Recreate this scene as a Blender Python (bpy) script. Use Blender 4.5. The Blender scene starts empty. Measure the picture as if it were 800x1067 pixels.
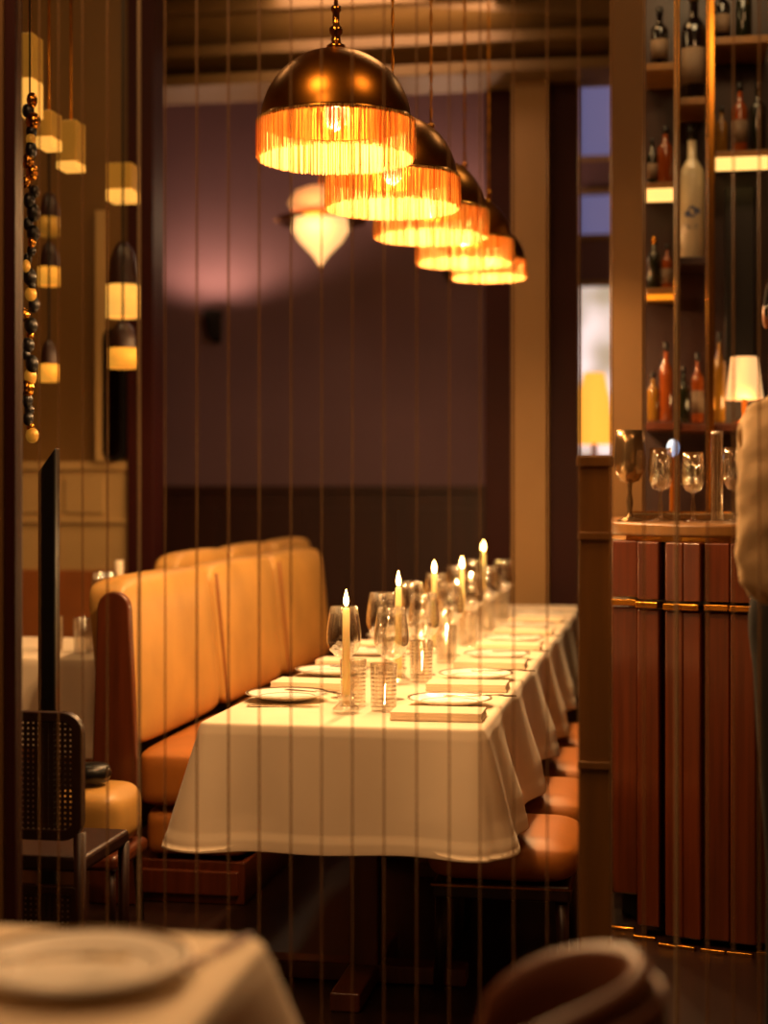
import bpy, bmesh, math, random
from mathutils import Vector, Matrix
random.seed(7)
S = bpy.context.scene
COL = S.collection
PI = math.pi

# ------------------------------------------------------------------ camera
YAW = math.atan(300/1700)
CAMZ = 1.35
FX, FY = -math.sin(YAW), math.cos(YAW)
cam_d = bpy.data.cameras.new('camera'); cam = bpy.data.objects.new('camera', cam_d); COL.objects.link(cam)
cam.location = (0, 0, CAMZ); cam.rotation_euler = (PI/2, 0, YAW)
cam_d.sensor_fit = 'HORIZONTAL'; cam_d.sensor_width = 36; cam_d.lens = 1700*36/800
cam_d.shift_y = -(533.5-509)/800
cam_d.clip_start = 0.05
cam_d.dof.use_dof = True; cam_d.dof.focus_distance = 4.45; cam_d.dof.aperture_fstop = 2.0
S.camera = cam

# ------------------------------------------------------------------ world, lights, exposure
w = bpy.data.worlds.new('world'); S.world = w; w.use_nodes = True
w.node_tree.nodes['Background'].inputs[0].default_value = (1, .62, .36, 1)
w.node_tree.nodes['Background'].inputs[1].default_value = .01
S.view_settings.view_transform = 'Standard'; S.view_settings.look = 'None'
S.view_settings.gamma = 1; S.view_settings.use_curve_mapping = False
S.view_settings.exposure = 0.9
S.cycles.use_denoising = True
S.cycles.max_bounces = 10; S.cycles.transparent_max_bounces = 40
S.cycles.sample_clamp_indirect = 4; S.cycles.sample_clamp_direct = 0
S.cycles.caustics_reflective = False; S.cycles.caustics_refractive = False
WARM = (1, .56, .2)
def light(name, kind, loc, power, col=WARM, size=.05, target=None, spot=60, blend=.5, sy=None):
    d = bpy.data.lights.new(name, kind); d.energy = power; d.color = col
    if kind == 'AREA':
        d.size = size
        if sy: d.shape = 'RECTANGLE'; d.size_y = sy
    else: d.shadow_soft_size = size
    if kind == 'SPOT': d.spot_size = math.radians(spot); d.spot_blend = blend
    o = bpy.data.objects.new(name, d); COL.objects.link(o); o.location = loc
    if target is not None:
        o.rotation_euler = (Vector(target)-Vector(loc)).to_track_quat('-Z', 'Y').to_euler()
    return o
def P(px, py, t):
    a = (px-400)/1700
    return Vector((t*(FX+FY*a), t*(FY-FX*a), CAMZ-(py-509)*t/1700))
# unseen area lamps added to brighten the tables, bar, seats and walls
light('room_fill', 'AREA', (-1.2, 1.7, 3.4), 10, (1, .54, .24), .5, (-.9, 1.9, 0))
light('bar_fill', 'AREA', (.5, 3.4, 3.9), 7, (1, .5, .2), .6, (.25, 4.9, .9))
light('banquette_fill', 'AREA', (-.7, 6.2, 4.1), 9, (1, .55, .2), .7, (-1.75, 6.4, .8))
light('alcove_fill', 'AREA', (-1.6, 9.0, 4.15), 18, (1, .6, .42), 1.2, (-1.9, 10.4, 1.6))
light('left_fill', 'AREA', (-2.4, 5.6, 4.0), 7.5, (1, .62, .26), .6, (-2.7, 7.5, 1.0))
light('entry_fill', 'AREA', (-1.3, 2.9, 3.6), 13, (1, .5, .19), .5, (-1.8, 4.6, .7))

# ------------------------------------------------------------------ materials
def lin(h):
    h = h.lstrip('#'); c = [int(h[i:i+2], 16)/255 for i in (0, 2, 4)]
    return tuple(x/12.92 if x <= .04045 else ((x+.055)/1.055)**2.4 for x in c)+(1,)
def mat(name, col, rough=.5, metal=0, var=0, scale=8, stretch=(1, 1, 1), bump=0, spec=.5, sss=0, emit=None, es=0, coat=0, sheen=0, coords='Object'):
    m = bpy.data.materials.new(name); m.use_nodes = True; n = m.node_tree.nodes; l = m.node_tree.links
    b = n['Principled BSDF']; c = lin(col)
    b.inputs['Base Color'].default_value = c; b.inputs['Roughness'].default_value = rough
    b.inputs['Metallic'].default_value = metal; b.inputs['Specular IOR Level'].default_value = spec
    b.inputs['Coat Weight'].default_value = coat; b.inputs['Coat Roughness'].default_value = .12
    if sheen: b.inputs['Sheen Weight'].default_value = sheen
    if sss:
        b.inputs['Subsurface Weight'].default_value = sss; b.inputs['Subsurface Scale'].default_value = .02
    if emit:
        b.inputs['Emission Color'].default_value = lin(emit); b.inputs['Emission Strength'].default_value = es
    if var or bump:
        tc = n.new('ShaderNodeTexCoord'); mp = n.new('ShaderNodeMapping'); mp.inputs['Scale'].default_value = stretch
        nz = n.new('ShaderNodeTexNoise'); nz.inputs['Scale'].default_value = scale; nz.inputs['Detail'].default_value = 5
        l.new(tc.outputs[coords], mp.inputs[0]); l.new(mp.outputs[0], nz.inputs[0])
        if var:
            r = n.new('ShaderNodeValToRGB')
            r.color_ramp.elements[0].position = .3; r.color_ramp.elements[1].position = .7
            r.color_ramp.elements[0].color = tuple(x*(1-var) for x in c[:3])+(1,)
            r.color_ramp.elements[1].color = tuple(min(1, x*(1+var)) for x in c[:3])+(1,)
            l.new(nz.outputs[0], r.inputs[0]); l.new(r.outputs[0], b.inputs['Base Color'])
        if bump:
            bp = n.new('ShaderNodeBump'); bp.inputs['Strength'].default_value = bump; bp.inputs['Distance'].default_value = .01
            l.new(nz.outputs[0], bp.inputs['Height']); l.new(bp.outputs[0], b.inputs['Normal'])
    return m
def clear(name, tint=(1, 1, 1), gloss=1.0, base=.04, edge=.75, body=None):
    """thin clear glass: transparent straight on, reflecting towards its edges"""
    m = bpy.data.materials.new(name); m.use_nodes = True; n = m.node_tree.nodes; l = m.node_tree.links
    n.remove(n['Principled BSDF']); out = n['Material Output']
    tr = n.new('ShaderNodeBsdfTransparent'); tr.inputs[0].default_value = tint+(1,)
    gl = n.new('ShaderNodeBsdfGlossy'); gl.inputs['Roughness'].default_value = .25 if body else .04; gl.inputs[0].default_value = (gloss, gloss, gloss, 1)
    lw = n.new('ShaderNodeLayerWeight'); lw.inputs[0].default_value = .35
    mr = n.new('ShaderNodeMapRange'); mr.inputs['To Min'].default_value = base; mr.inputs['To Max'].default_value = edge
    mx = n.new('ShaderNodeMixShader')
    l.new(lw.outputs['Facing'], mr.inputs['Value']); l.new(mr.outputs[0], mx.inputs[0])
    if body:
        df = n.new('ShaderNodeBsdfDiffuse'); df.inputs[0].default_value = lin(body); m2 = n.new('ShaderNodeMixShader'); m2.inputs[0].default_value = .65
        l.new(gl.outputs[0], m2.inputs[1]); l.new(df.outputs[0], m2.inputs[2]); gl = m2
    l.new(tr.outputs[0], mx.inputs[1]); l.new(gl.outputs[0], mx.inputs[2]); l.new(mx.outputs[0], out.inputs[0])
    return m
def emitter(name, col, s):
    m = bpy.data.materials.new(name); m.use_nodes = True; n = m.node_tree.nodes
    b = n['Principled BSDF']; b.inputs['Base Color'].default_value = lin(col); b.inputs['Emission Color'].default_value = lin(col)
    b.inputs['Emission Strength'].default_value = s; b.inputs['Roughness'].default_value = .6
    return m
def thread_mat(name, col, e):
    m = bpy.data.materials.new(name); m.use_nodes = True; n = m.node_tree.nodes; l = m.node_tree.links
    n.remove(n['Principled BSDF']); out = n['Material Output']
    d = n.new('ShaderNodeBsdfDiffuse'); t = n.new('ShaderNodeBsdfTranslucent'); a = n.new('ShaderNodeMixShader'); a.inputs[0].default_value = .6
    em = n.new('ShaderNodeEmission'); em.inputs[1].default_value = e; em.inputs[0].default_value = lin('#ffb040')  # slight emission added so the threads look lit through by the bulb
    s = n.new('ShaderNodeAddShader')
    d.inputs[0].default_value = lin(col); t.inputs[0].default_value = lin(col)
    l.new(d.outputs[0], a.inputs[1]); l.new(t.outputs[0], a.inputs[2]); l.new(a.outputs[0], s.inputs[0]); l.new(em.outputs[0], s.inputs[1]); l.new(s.outputs[0], out.inputs[0])
    return m
M = dict(
    cloth=mat('white_linen', '#f2dfc2', .85, var=.04, scale=5, bump=.08, sheen=.2),
    leather=mat('tan_leather', '#c3944e', .42, var=.16, scale=4, bump=.12, spec=.5),
    leather_seat=mat('worn_tan_leather', '#a86628', .45, var=.15, scale=5, bump=.12),
    leather_dark=mat('brown_leather', '#8a4f22', .5, var=.12, scale=5, bump=.1),
    tub_leather=mat('chestnut_leather', '#5e2e12', .5, var=.12, scale=5, bump=.1),
    wood=mat('walnut', '#5c2a12', .38, var=.3, scale=4, stretch=(9, 9, .6), bump=.04, coat=.3),
    wood_red=mat('mahogany', '#5c2810', .33, var=.3, scale=4, stretch=(14, 14, .5), bump=.04, coat=.3),
    wood_dark=mat('dark_stained_wood', '#2a100a', .4, var=.25, scale=4, stretch=(9, 9, .6)),
    wood_gold=mat('oak_veneer', '#7a5220', .45, var=.2, scale=3, stretch=(8, 8, .6)),
    floor=mat('dark_floorboards', '#23110a', .35, var=.3, scale=3, stretch=(8, .6, 1)),
    ceiling=mat('brown_ceiling_paint', '#6b4a22', .7, var=.06, scale=2),
    beam=mat('olive_beam_paint', '#6e511e', .6, var=.06, scale=2),
    wall=mat('mauve_plaster', '#7a5e68', .8, var=.1, scale=1.2, bump=.03),
    wainscot=mat('dark_wainscot', '#3a180c', .5, var=.2, scale=3, stretch=(6, 6, .6)),
    cream=mat('cream_paint', '#a98a58', .6, var=.06, scale=3),
    pillar=mat('buff_pillar_paint', '#a07a48', .6, var=.05, scale=3),
    oxblood=mat('oxblood_paint', '#300a06', .6, var=.1, scale=3, spec=.2),
    wall_brown=mat('brown_gold_wall_paint', '#6a4a1c', .6, var=.08, scale=2),
    black=mat('black_lacquer', '#0b0a0c', .35, var=.1, scale=5),
    brass=mat('polished_brass', '#c58a34', .18, metal=1, var=.08, scale=6),
    brassdome=mat('smoked_brass', '#a06a24', .3, metal=1, var=.1, scale=3, stretch=(1, 1, 5)),
    brass_in=mat('inner_gold', '#e0a040', .45, metal=.6, var=.05),
    silver=mat('silver_cutlery', '#d8cbb4', .18, metal=1, var=.05),
    china=mat('white_china', '#f8f0e2', .4, var=.02, scale=4, coat=.15),
    gilt=mat('dark_gilt_line', '#70562c', .35, metal=.4, var=.05),
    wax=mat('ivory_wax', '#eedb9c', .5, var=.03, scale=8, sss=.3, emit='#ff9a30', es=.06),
    wick=mat('charred_wick', '#120c08', .9, var=.2),
    glass=clear('clear_glass', (.98, .97, .95), 1, .10, .8),
    ribbed=clear('ribbed_glass', (.94, .91, .86), 1, .14, .8),
    edge=clear('bevelled_glass_edge', (.62, .52, .42), 1, .28, .7, '#dcb07c'),
    edge_light=clear('pale_bevelled_edge', (.7, .66, .6), 1, .4, .9, '#e0c8a0'),
    mirror=mat('smoked_mirror', '#2b2420', .08, metal=1, var=.05),
    cane=mat('woven_cane', '#2c180c', .6, var=.2, scale=20),
    flame=emitter('flame', '#ffd070', 32), flame_core=emitter('flame_core', '#ff8a20', 8),
    bulb=emitter('warm_bulb', '#ffcf80', 4),
    opal=emitter('opal_glass', '#ffc27a', .62), opal_dim=emitter('opal_glass_upper', '#e8a060', .3),
    glow=emitter('lit_diffuser', '#f0a838', .3), glow2=emitter('lit_diffuser_pale', '#f8b850', .45),
    led=emitter('shelf_light', '#ffc870', .75), led_orange=emitter('amber_shelf_light', '#f09018', .45),
    sky=emitter('dusk_window', '#8a83b4', .24), day=emitter('bright_window', '#ffe6dc', .6),
    shade_glow=emitter('glowing_shade', '#ffa83c', .75), cream_glow=emitter('cream_shade', '#ffc480', .5),
    thread=thread_mat('gold_silk_thread', '#cda66c', .03),
    thread2=thread_mat('copper_silk_thread', '#a0602c', .02),
    amber=mat('amber_spirit', '#7a3810', .12, var=.1, coat=.5, emit='#c04008', es=.015),
    gold_liqueur=mat('gold_liqueur', '#7a5418', .15, var=.1, coat=.5),
    green=mat('dark_green_bottle', '#12160a', .1, var=.1, coat=.6),
    darkglass=mat('dark_wine_bottle', '#0d0709', .1, var=.1, coat=.6),
    frost=mat('frosted_bottle_glass', '#cfc0a0', .2, var=.06, scale=4, coat=.5),
    label=mat('paper_label', '#6e5844', .7, var=.05), blue=mat('blue_ink', '#46527e', .6, var=.05),
    silver_dark=mat('dull_pewter', '#8b7252', .25, metal=.9, var=.2, scale=14),
    jacket=mat('cream_jacket_cloth', '#d8b888', .8, var=.05, scale=6, bump=.15), apron=mat('black_apron_cloth', '#08080a', .8, var=.1),
    skin=mat('skin', '#a8704c', .5, var=.05, sss=.1), hair=mat('black_hair', '#0c0807', .8, var=.2, scale=40, spec=.15),
    lip=mat('lips', '#8a4a3a', .5, var=.03), eye=mat('eye_white', '#d8d0c4', .2, var=.02), rib=mat('dark_rubber', '#101010', .6, var=.05),
)

# ------------------------------------------------------------------ mesh helpers
def blotchy_day():
    m = M['day']; n = m.node_tree.nodes; l = m.node_tree.links; b = n['Principled BSDF']
    tc = n.new('ShaderNodeTexCoord'); nz = n.new('ShaderNodeTexNoise'); nz.inputs['Scale'].default_value = 3.2; nz.inputs['Detail'].default_value = 1
    r = n.new('ShaderNodeValToRGB'); r.color_ramp.elements[0].position = .38; r.color_ramp.elements[1].position = .62
    r.color_ramp.elements[0].color = lin('#a89a84'); r.color_ramp.elements[1].color = lin('#ffe8e4')
    l.new(tc.outputs['Object'], nz.inputs[0]); l.new(nz.outputs[0], r.inputs[0]); l.new(r.outputs[0], b.inputs['Emission Color'])
blotchy_day()
class G:
    def __init__(s): s.v = []; s.f = []; s.sm = []; s.mi = []
    def add(s, vs, fs, smooth=False, mi=0):
        o = len(s.v); s.v += [tuple(v) for v in vs]; s.f += [tuple(i+o for i in f) for f in fs]
        s.sm += [smooth]*len(fs); s.mi += [mi]*len(fs); return s
    def box(s, x0, x1, y0, y1, z0, z1, mi=0):
        vs = [(x, y, z) for z in (z0, z1) for y in (y0, y1) for x in (x0, x1)]
        return s.add(vs, [(0, 2, 3, 1), (4, 5, 7, 6), (0, 1, 5, 4), (2, 6, 7, 3), (0, 4, 6, 2), (1, 3, 7, 5)], mi=mi)
    def lathe(s, prof, c=(0, 0, 0), n=32, mi=0, smooth=True, rfun=None):
        vs = []; m = len(prof)
        for r, z in prof:
            for k in range(n):
                a = 2*PI*k/n; rr = r*(rfun(a, z) if rfun else 1)
                vs.append((c[0]+rr*math.cos(a), c[1]+rr*math.sin(a), c[2]+z))
        fs = [(i*n+k, i*n+(k+1) % n, (i+1)*n+(k+1) % n, (i+1)*n+k) for i in range(m-1) for k in range(n)]
        if prof[0][0] > 1e-5: fs.append(tuple(range(n))[::-1]) if mi >= 0 and s.capped else None
        return s.add(vs, [f for f in fs if f], smooth, max(mi, 0))
    capped = False
    def tube(s, pts, r, n=8, mi=0, cap=True):
        pts = [Vector(p) for p in pts]; rs = r if isinstance(r, (list, tuple)) else [r]*len(pts)
        vs = []; up = None
        for i, p in enumerate(pts):
            d = (pts[min(i+1, len(pts)-1)]-pts[max(i-1, 0)]).normalized()
            if up is None: up = Vector((0, 0, 1)) if abs(d.z) < .9 else Vector((1, 0, 0))
            a = (up-d*up.dot(d)).normalized(); b = d.cross(a); up = a
            for k in range(n):
                t = 2*PI*k/n; vs.append(p+(a*math.cos(t)+b*math.sin(t))*rs[i])
        fs = [(i*n+k, i*n+(k+1) % n, (i+1)*n+(k+1) % n, (i+1)*n+k) for i in range(len(pts)-1) for k in range(n)]
        if cap: fs += [tuple(range(n))[::-1], tuple(range((len(pts)-1)*n, len(pts)*n))]
        return s.add(vs, fs, True, mi)
    def prism(s, poly, z0, z1, mi=0):
        n = len(poly); vs = [(x, y, z0) for x, y in poly]+[(x, y, z1) for x, y in poly]
        fs = [tuple(range(n))[::-1], tuple(range(n, 2*n))]+[(i, (i+1) % n, n+(i+1) % n, n+i) for i in range(n)]
        return s.add(vs, fs, mi=mi)
    def xf(s, mtx, start=0):
        for i in range(start, len(s.v)): s.v[i] = tuple(mtx @ Vector(s.v[i]))
        return s
    def ell(s, c, r, n=20, m=12, mi=0):
        vs = []; fs = []
        for i in range(m+1):
            t = PI*i/m
            for k in range(n):
                a = 2*PI*k/n
                vs.append((c[0]+r[0]*math.sin(t)*math.cos(a), c[1]+r[1]*math.sin(t)*math.sin(a), c[2]+r[2]*math.cos(t)))
        fs = [(i*n+k, (i+1)*n+k, (i+1)*n+(k+1) % n, i*n+(k+1) % n) for i in range(m) for k in range(n)]
        return s.add(vs, fs, True, mi)
    def build(s, name, m, parent=None, bevel=0, seg=2, sub=0, loc=None, rz=0):
        me = bpy.data.meshes.new(name); me.from_pydata(s.v, [], s.f)
        for mm in (m if isinstance(m, (list, tuple)) else [m]): me.materials.append(M[mm] if isinstance(mm, str) else mm)
        bm = bmesh.new(); bm.from_mesh(me); bm.faces.ensure_lookup_table()
        for i, f in enumerate(bm.faces): f.smooth = s.sm[i]; f.material_index = s.mi[i]
        bmesh.ops.remove_doubles(bm, verts=bm.verts, dist=1e-6)
        bmesh.ops.dissolve_degenerate(bm, dist=1e-7, edges=bm.edges)
        bmesh.ops.recalc_face_normals(bm, faces=bm.faces)
        bm.to_mesh(me); bm.free()
        o = bpy.data.objects.new(name, me); COL.objects.link(o)
        if parent: o.parent = parent
        if loc is not None: o.location = loc
        if rz: o.rotation_euler.z = rz
        if bevel:
            for p in me.polygons: p.use_smooth = True
            md = o.modifiers.new('bevel', 'BEVEL'); md.width = bevel; md.segments = seg; md.limit_method = 'ANGLE'; md.harden_normals = True
        if sub:
            md = o.modifiers.new('sub', 'SUBSURF'); md.levels = sub; md.render_levels = sub
        return o
def root(name, loc, label, cat, group=None, rz=0):
    o = bpy.data.objects.new(name, None); COL.objects.link(o); o.location = loc; o.rotation_euler.z = rz
    o['label'] = label; o['category'] = cat
    if group: o['group'] = group
    return o
def tag(o, label, cat, group=None, kind=None):
    if label: o['label'] = label
    if cat: o['category'] = cat
    if group: o['group'] = group
    if kind: o['kind'] = kind
    return o
def struct(o, label=None, cat=None):
    o['kind'] = 'structure'; return tag(o, label, cat)
def dup(o, loc, rz, label, group=None, scale=None):
    r = o.copy(); COL.objects.link(r); r.location = loc; r.rotation_euler = (0, 0, rz); r['label'] = label
    if group: r['group'] = group
    if scale: r.scale = (scale,)*3
    for ch in [c for c in ALL() if c.parent == o]:
        c = ch.copy(); COL.objects.link(c); c.parent = r
        for g in [q for q in ALL() if q.parent == ch]:
            d = g.copy(); COL.objects.link(d); d.parent = c
    return r
def ALL(): return list(bpy.data.objects)
ORD = ['front', 'second', 'third', 'fourth', 'fifth', 'sixth', 'seventh']

# ------------------------------------------------------------------ room shell
CZ = 4.3; YB = 10.6; XL = -4.2; XR = 2.4; YF = -1.6
def st(name, g, m, label, cat, bevel=0): return struct(g.build(name, m, bevel=bevel), label, cat)
st('floor', G().box(XL, XR, YF, YB, -.1, 0), 'floor', 'dark wooden floor under the tables', 'floor')
st('ceiling', G().box(XL, XR, YF, YB, CZ, CZ+.1), 'ceiling', 'brown painted ceiling', 'ceiling')
# back wall with window openings on the right
WX0, WX1 = P(604, 0, 10.75).x, P(650, 0, 10.75).x
g = G().box(XL, WX0, YB, YB+.15, 1.37, CZ).box(WX1, XR, YB, YB+.15, 1.37, CZ)
def wz(py): return CAMZ-(py-509)*10.62/1700
zs = [(1.37, wz(475)), (wz(300), wz(247)), (wz(205), wz(166)), (wz(68), CZ)]
for a, b in zs: g.box(WX0, WX1, YB, YB+.15, a, b)
st('wall_back', g, 'wall', 'mauve plastered back wall above the dark wainscot', 'wall')
g = G().box(XL, XR, YB-.03, YB+.15, 0, 1.35).box(XL, XR, YB-.055, YB, 1.32, 1.37)
x = XL+.1
while x < XR-.5:
    g.box(x, x+.5, YB-.045, YB-.02, .18, 1.22); x += .6
st('trim_wainscot', g, 'wainscot', 'dark panelled wainscot along the foot of the back wall', 'trim', .004)
st('wall_left', G().box(XL-.1, XL, YF, YB, 0, CZ), 'wood_gold', 'warm panelled left wall', 'wall')
st('wall_right', G().box(XR, XR+.1, YF, YB, 0, CZ), 'wood_gold', 'warm right wall behind the bar', 'wall')
st('wall_front', G().box(XL, XR, YF-.1, YF, 0, CZ), 'wood', 'wall behind the camera', 'wall')
for n, (a, b, mm) in enumerate([(wz(166), wz(68), 'sky'), (wz(247), wz(205), 'sky'), (wz(475), wz(300), 'day')]):
    fr = G().box(WX0-.02, WX0+.015, YB-.03, YB, a-.02, b+.02).box(WX1-.015, WX1+.02, YB-.03, YB, a-.02, b+.02).box(WX0, WX1, YB-.03, YB, b, b+.03).box(WX0, WX1, YB-.03, YB, a-.03, a)
    o = fr.build('window_%d' % (n+1), 'cream'); struct(o, ['tall dusk-blue window pane under the beam', 'small dusk-blue window pane below the tall one', 'bright lower window behind the glowing table lamp'][n], 'window')
    G().box(WX0, WX1, YB+.05, YB+.06, a, b).build('pane', mm, o)
# header beam across the room with a stepped cornice, at Y 9
g = G().box(XL, XR, 8.9, 9.3, 3.62, CZ).box(XL, XR, 8.85, 8.9, 3.78, 3.84).box(XL, XR, 8.84, 8.9, 4.02, 4.1).box(XL, XR, 8.86, 8.9, 3.62, 3.68)
st('trim_beam', g, 'beam', 'olive brown beam with stepped moulding across the ceiling', 'beam', .004)
# posts and pillar standing under the beam
def post(name, px0, px1, t, z0, z1, m, label, dy=.12, bev=.004):
    a, b = P(px0, 0, t), P(px1, 0, t); y = (a.y+b.y)/2
    return st(name, G().box(a.x, b.x, y-dy/2, y+dy/2, z0, z1), m, label, 'pillar', bev)
post('trim_1', 506, 534, 9.35, 0, 3.62, 'oxblood', 'oxblood painted post left of the buff pillar')
post('trim_2', 534, 572, 9.15, 0, 3.62, 'pillar', 'buff painted square pillar beyond the dining table', .16)
post('trim_3', 573, 604, 9.2, 0, 3.62, 'oxblood', 'very dark post right of the buff pillar')
o = G().box(P(566, 0, 9.0).x, P(606, 0, 9.0).x, 8.7, 8.98, .68, .71).box(P(568, 0, 9.0).x, P(572, 0, 9.0).x, 8.8, 8.84, 0, .68).box(P(600, 0, 9.0).x, P(604, 0, 9.0).x, 8.8, 8.84, 0, .68).build('side_table', 'silver_dark', bevel=.003)
tag(o, 'narrow side table with a pale top against the dark post', 'table')
# partition on the left with cream dado and its dark casing
PY = 7.6
st('wall_partition', G().box(XL, -2.6, PY, PY+.12, 1.48, CZ), 'wall_brown', 'gold brown partition wall on the left', 'wall')
st('trim_4', G().box(-2.6, -2.47, PY-.03, PY+.15, 0, CZ), 'oxblood', 'dark casing at the end of the left partition', 'trim', .004)
g = G().box(XL, -2.6, PY, PY+.12, .95, 1.48).box(XL, -2.6, PY-.02, PY, 1.44, 1.48).box(XL, -2.6, PY-.02, PY, 1.18, 1.2)
x = -4.1
while x < -2.7:
    g.box(x, x+.2, PY-.012, PY, 1.23, 1.41); x += .235
st('trim_5', g, 'cream', 'cream panelled dado on the left partition', 'trim', .003)
st('trim_6', G().box(XL, -2.6, PY-.02, PY+.12, 0, .95), 'leather_dark', 'brown wooden lower part of the left partition', 'trim', .004)
a, b = P(86, 0, 7.75), P(97, 0, 7.75)
st('trim_7', G().box(a.x, b.x, PY-.05, PY, 1.48, 2.7), 'cream', 'cream upright beside the rounded wall mirror', 'trim', .004)

# ------------------------------------------------------------------ rounded wall mirror on the partition
def rrect(x0, x1, z0, z1, r, n=6):
    pts = []
    for cx, cz, a0 in ((x1-r, z1-r, 0), (x0+r, z1-r, 90), (x0+r, z0+r, 180), (x1-r, z0+r, 270)):
        for k in range(n+1):
            a = math.radians(a0+90*k/n); pts.append((cx+r*math.cos(a), cz+r*math.sin(a)))
    return pts
def slab_y(poly, y0, y1, mi=0, g=None):
    g = g or G(); n = len(poly)
    g.add([(x, y0, z) for x, z in poly]+[(x, y1, z) for x, z in poly],
          [tuple(range(n)), tuple(range(n, 2*n))[::-1]]+[(i, n+i, n+(i+1) % n, (i+1) % n) for i in range(n)], mi=mi); return g
p0, p1 = P(98, 480, 7.8), P(150, 340, 7.8)
r = root('wall_mirror', (p0.x, PY-.02, p0.z), 'dark rounded-corner mirror hanging on the left partition', 'mirror')
W, H = min(p1.x, -2.605)-p0.x, p1.z-p0.z
slab_y(rrect(0, W, 0, H, .05), -.03, .015).build('mirror_frame', 'black', r)
slab_y(rrect(.02, W-.02, .02, H-.02, .04), -.034, -.031).build('mirror_glass', 'mirror', r)

# ------------------------------------------------------------------ pendant lamps with fringes
def make_pendant(label, group):
    r = root('fringed_pendant_lamp', (0, 0, 0), label, 'pendant lamp', group)
    R = .194
    prof = [(R*math.cos(t), R*.98*math.sin(t)) for t in [PI/2*k/16 for k in range(16)]]+[(.012, R*.98)]
    inner = [(max(.006, a-.004), b-.003) for a, b in prof][::-1]
    G().lathe(prof+inner, n=64).build('dome_shade', 'brassdome', r)
    g = G().lathe([(R+.001, -.004), (R+.008, -.004), (R+.008, .008), (R+.001, .008), (R+.001, -.004)], n=64); g.build('shade_band', 'brass', r)
    g = G(); rnd = random.Random(3)
    for ring, (rad, n, ln) in enumerate(((R+.010, 330, .088), (R+.006, 460, .094))):
        for k in range(n):
            a = 2*PI*(k+rnd.random()*.5)/n; L = ln*(1+rnd.uniform(-.03, .03)); w_ = .0011
            dr = rnd.uniform(-.0015, .0015); rr = rad+dr; tw = rnd.uniform(-.004, .004)
            vs = []
            for z, wq, aa in ((.004, w_, a), (-L*.5, w_*1.05, a+tw), (-L, w_*.9, a+tw*2)):
                cx, cy = rr*math.cos(aa), rr*math.sin(aa); tx, ty = -math.sin(aa), math.cos(aa)
                vs += [(cx+tx*wq, cy+ty*wq, z), (cx-tx*wq, cy-ty*wq, z), (cx+math.cos(aa)*wq, cy+math.sin(aa)*wq, z)]
            mi = 1 if rnd.random() < .4 else 0
            g.add(vs, [(j*3+i, j*3+(i+1) % 3, j*3+3+(i+1) % 3, j*3+3+i) for j in range(2) for i in range(3)], mi=mi)
    g.build('fringe', ['thread', 'thread2'], r)
    g = G().lathe([(.004, .185), (.024, .19), (.024, .2), (.014, .205), (.011, .225), (.017, .232), (.017, .245), (.009, .252), (.009, .285), (.013, .29), (.013, .3), (.003, .305)], n=24)
    g.build('stem', 'brass', r)
    top = CZ-2.29
    g = G()
    for s_ in (0, PI):
        g.tube([(.003*math.cos(i*.9+s_), .003*math.sin(i*.9+s_), .3+(top-.33)*i/90) for i in range(91)], .0028, 6)
    g.build('cord', 'brassdome', r)
    G().lathe([(.001, top), (.055, top), (.055, top-.02), (.02, top-.04), (.006, top-.05)], n=24).build('ceiling_rose', 'brass', r)
    b = G().lathe([(.001, -.02), (.02, -.012), (.03, .01), (.03, .03), (.018, .055), (.014, .07), (.001, .075)], n=20).build('bulb', 'bulb', r)
    G().lathe([(.001, .075), (.018, .075), (.02, .09), (.02, .12), (.008, .13), (.006, .19)], n=16).build('bulb_holder', 'brass', r)
    return r
LAMPS = [(350, 4.2, 2.29, 1.0, -.852), (409, 4.93, 2.287, 1.0, None), (449, 5.6, 2.30, .97, None), (484, 6.3, 2.305, .93, None), (509, 7.0, 2.325, .8, None)]
gl = 'fringed pendant lamps above the dining table'
l0 = make_pendant('', gl)
LB = ['largest and nearest smoked brass dome pendant lamp with gold fringe, hung highest in view',
      'second dome pendant in the row, coppery fringe just behind the nearest lamp',
      'third dome pendant in the row, middle one of the five lamps',
      'fourth dome pendant in the row, partly behind the third lamp',
      'farthest and lowest looking dome pendant, beside the oxblood post']
for i, (px, t, z, sc, _) in enumerate(LAMPS):
    p = P(px, 0, t); loc = (p.x, p.y, z)
    if i == 0: l0.location = loc; l0['label'] = LB[0]
    else:
        d = dup(l0, loc, i*.7, LB[i], gl); 
        for ch in [c for c in ALL() if c.parent == d]:
            if ch.name.split('.')[0] in ('dome_shade', 'shade_band', 'fringe'): ch.scale = (sc, sc, sc)
    light('pendant_bulb', 'POINT', (p.x, p.y, z-.045), 31.0*sc, (1, .56, .23), .03)

# ------------------------------------------------------------------ conical opal ceiling lamp in the alcove
p = P(334, 0, 9.4)
def z94(py): return CAMZ-(py-509)*9.4/1700
r = root('cone_ceiling_lamp', (p.x, p.y, 0), 'glowing opal glass lamp tapering to a point, hung in front of the mauve wall', 'ceiling lamp')
G().lathe([(.005, z94(277)), (.05, z94(266)), (.125, z94(252)), (.165, z94(240)), (.155, z94(228)), (.12, z94(222))], n=32).build('opal_bowl', 'opal', r)
G().lathe([(.12, z94(226)), (.26, z94(232)), (.27, z94(229)), (.12, z94(220)), (.12, z94(222))], n=32).build('brass_plate', 'brass', r)
G().lathe([(.17, z94(219)), (.19, z94(212)), (.15, z94(200)), (.08, z94(195)), (.02, z94(193))], n=32).build('upper_bowl', 'opal_dim', r)
G().tube([(0, 0, z94(194)), (0, 0, CZ)], .01).build('rod', 'brass', r)
G().lathe([(.001, z94(277)-.03), (.012, z94(277)-.015), (.005, z94(277)+.005)], n=12).build('finial', 'brass', r)
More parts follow.
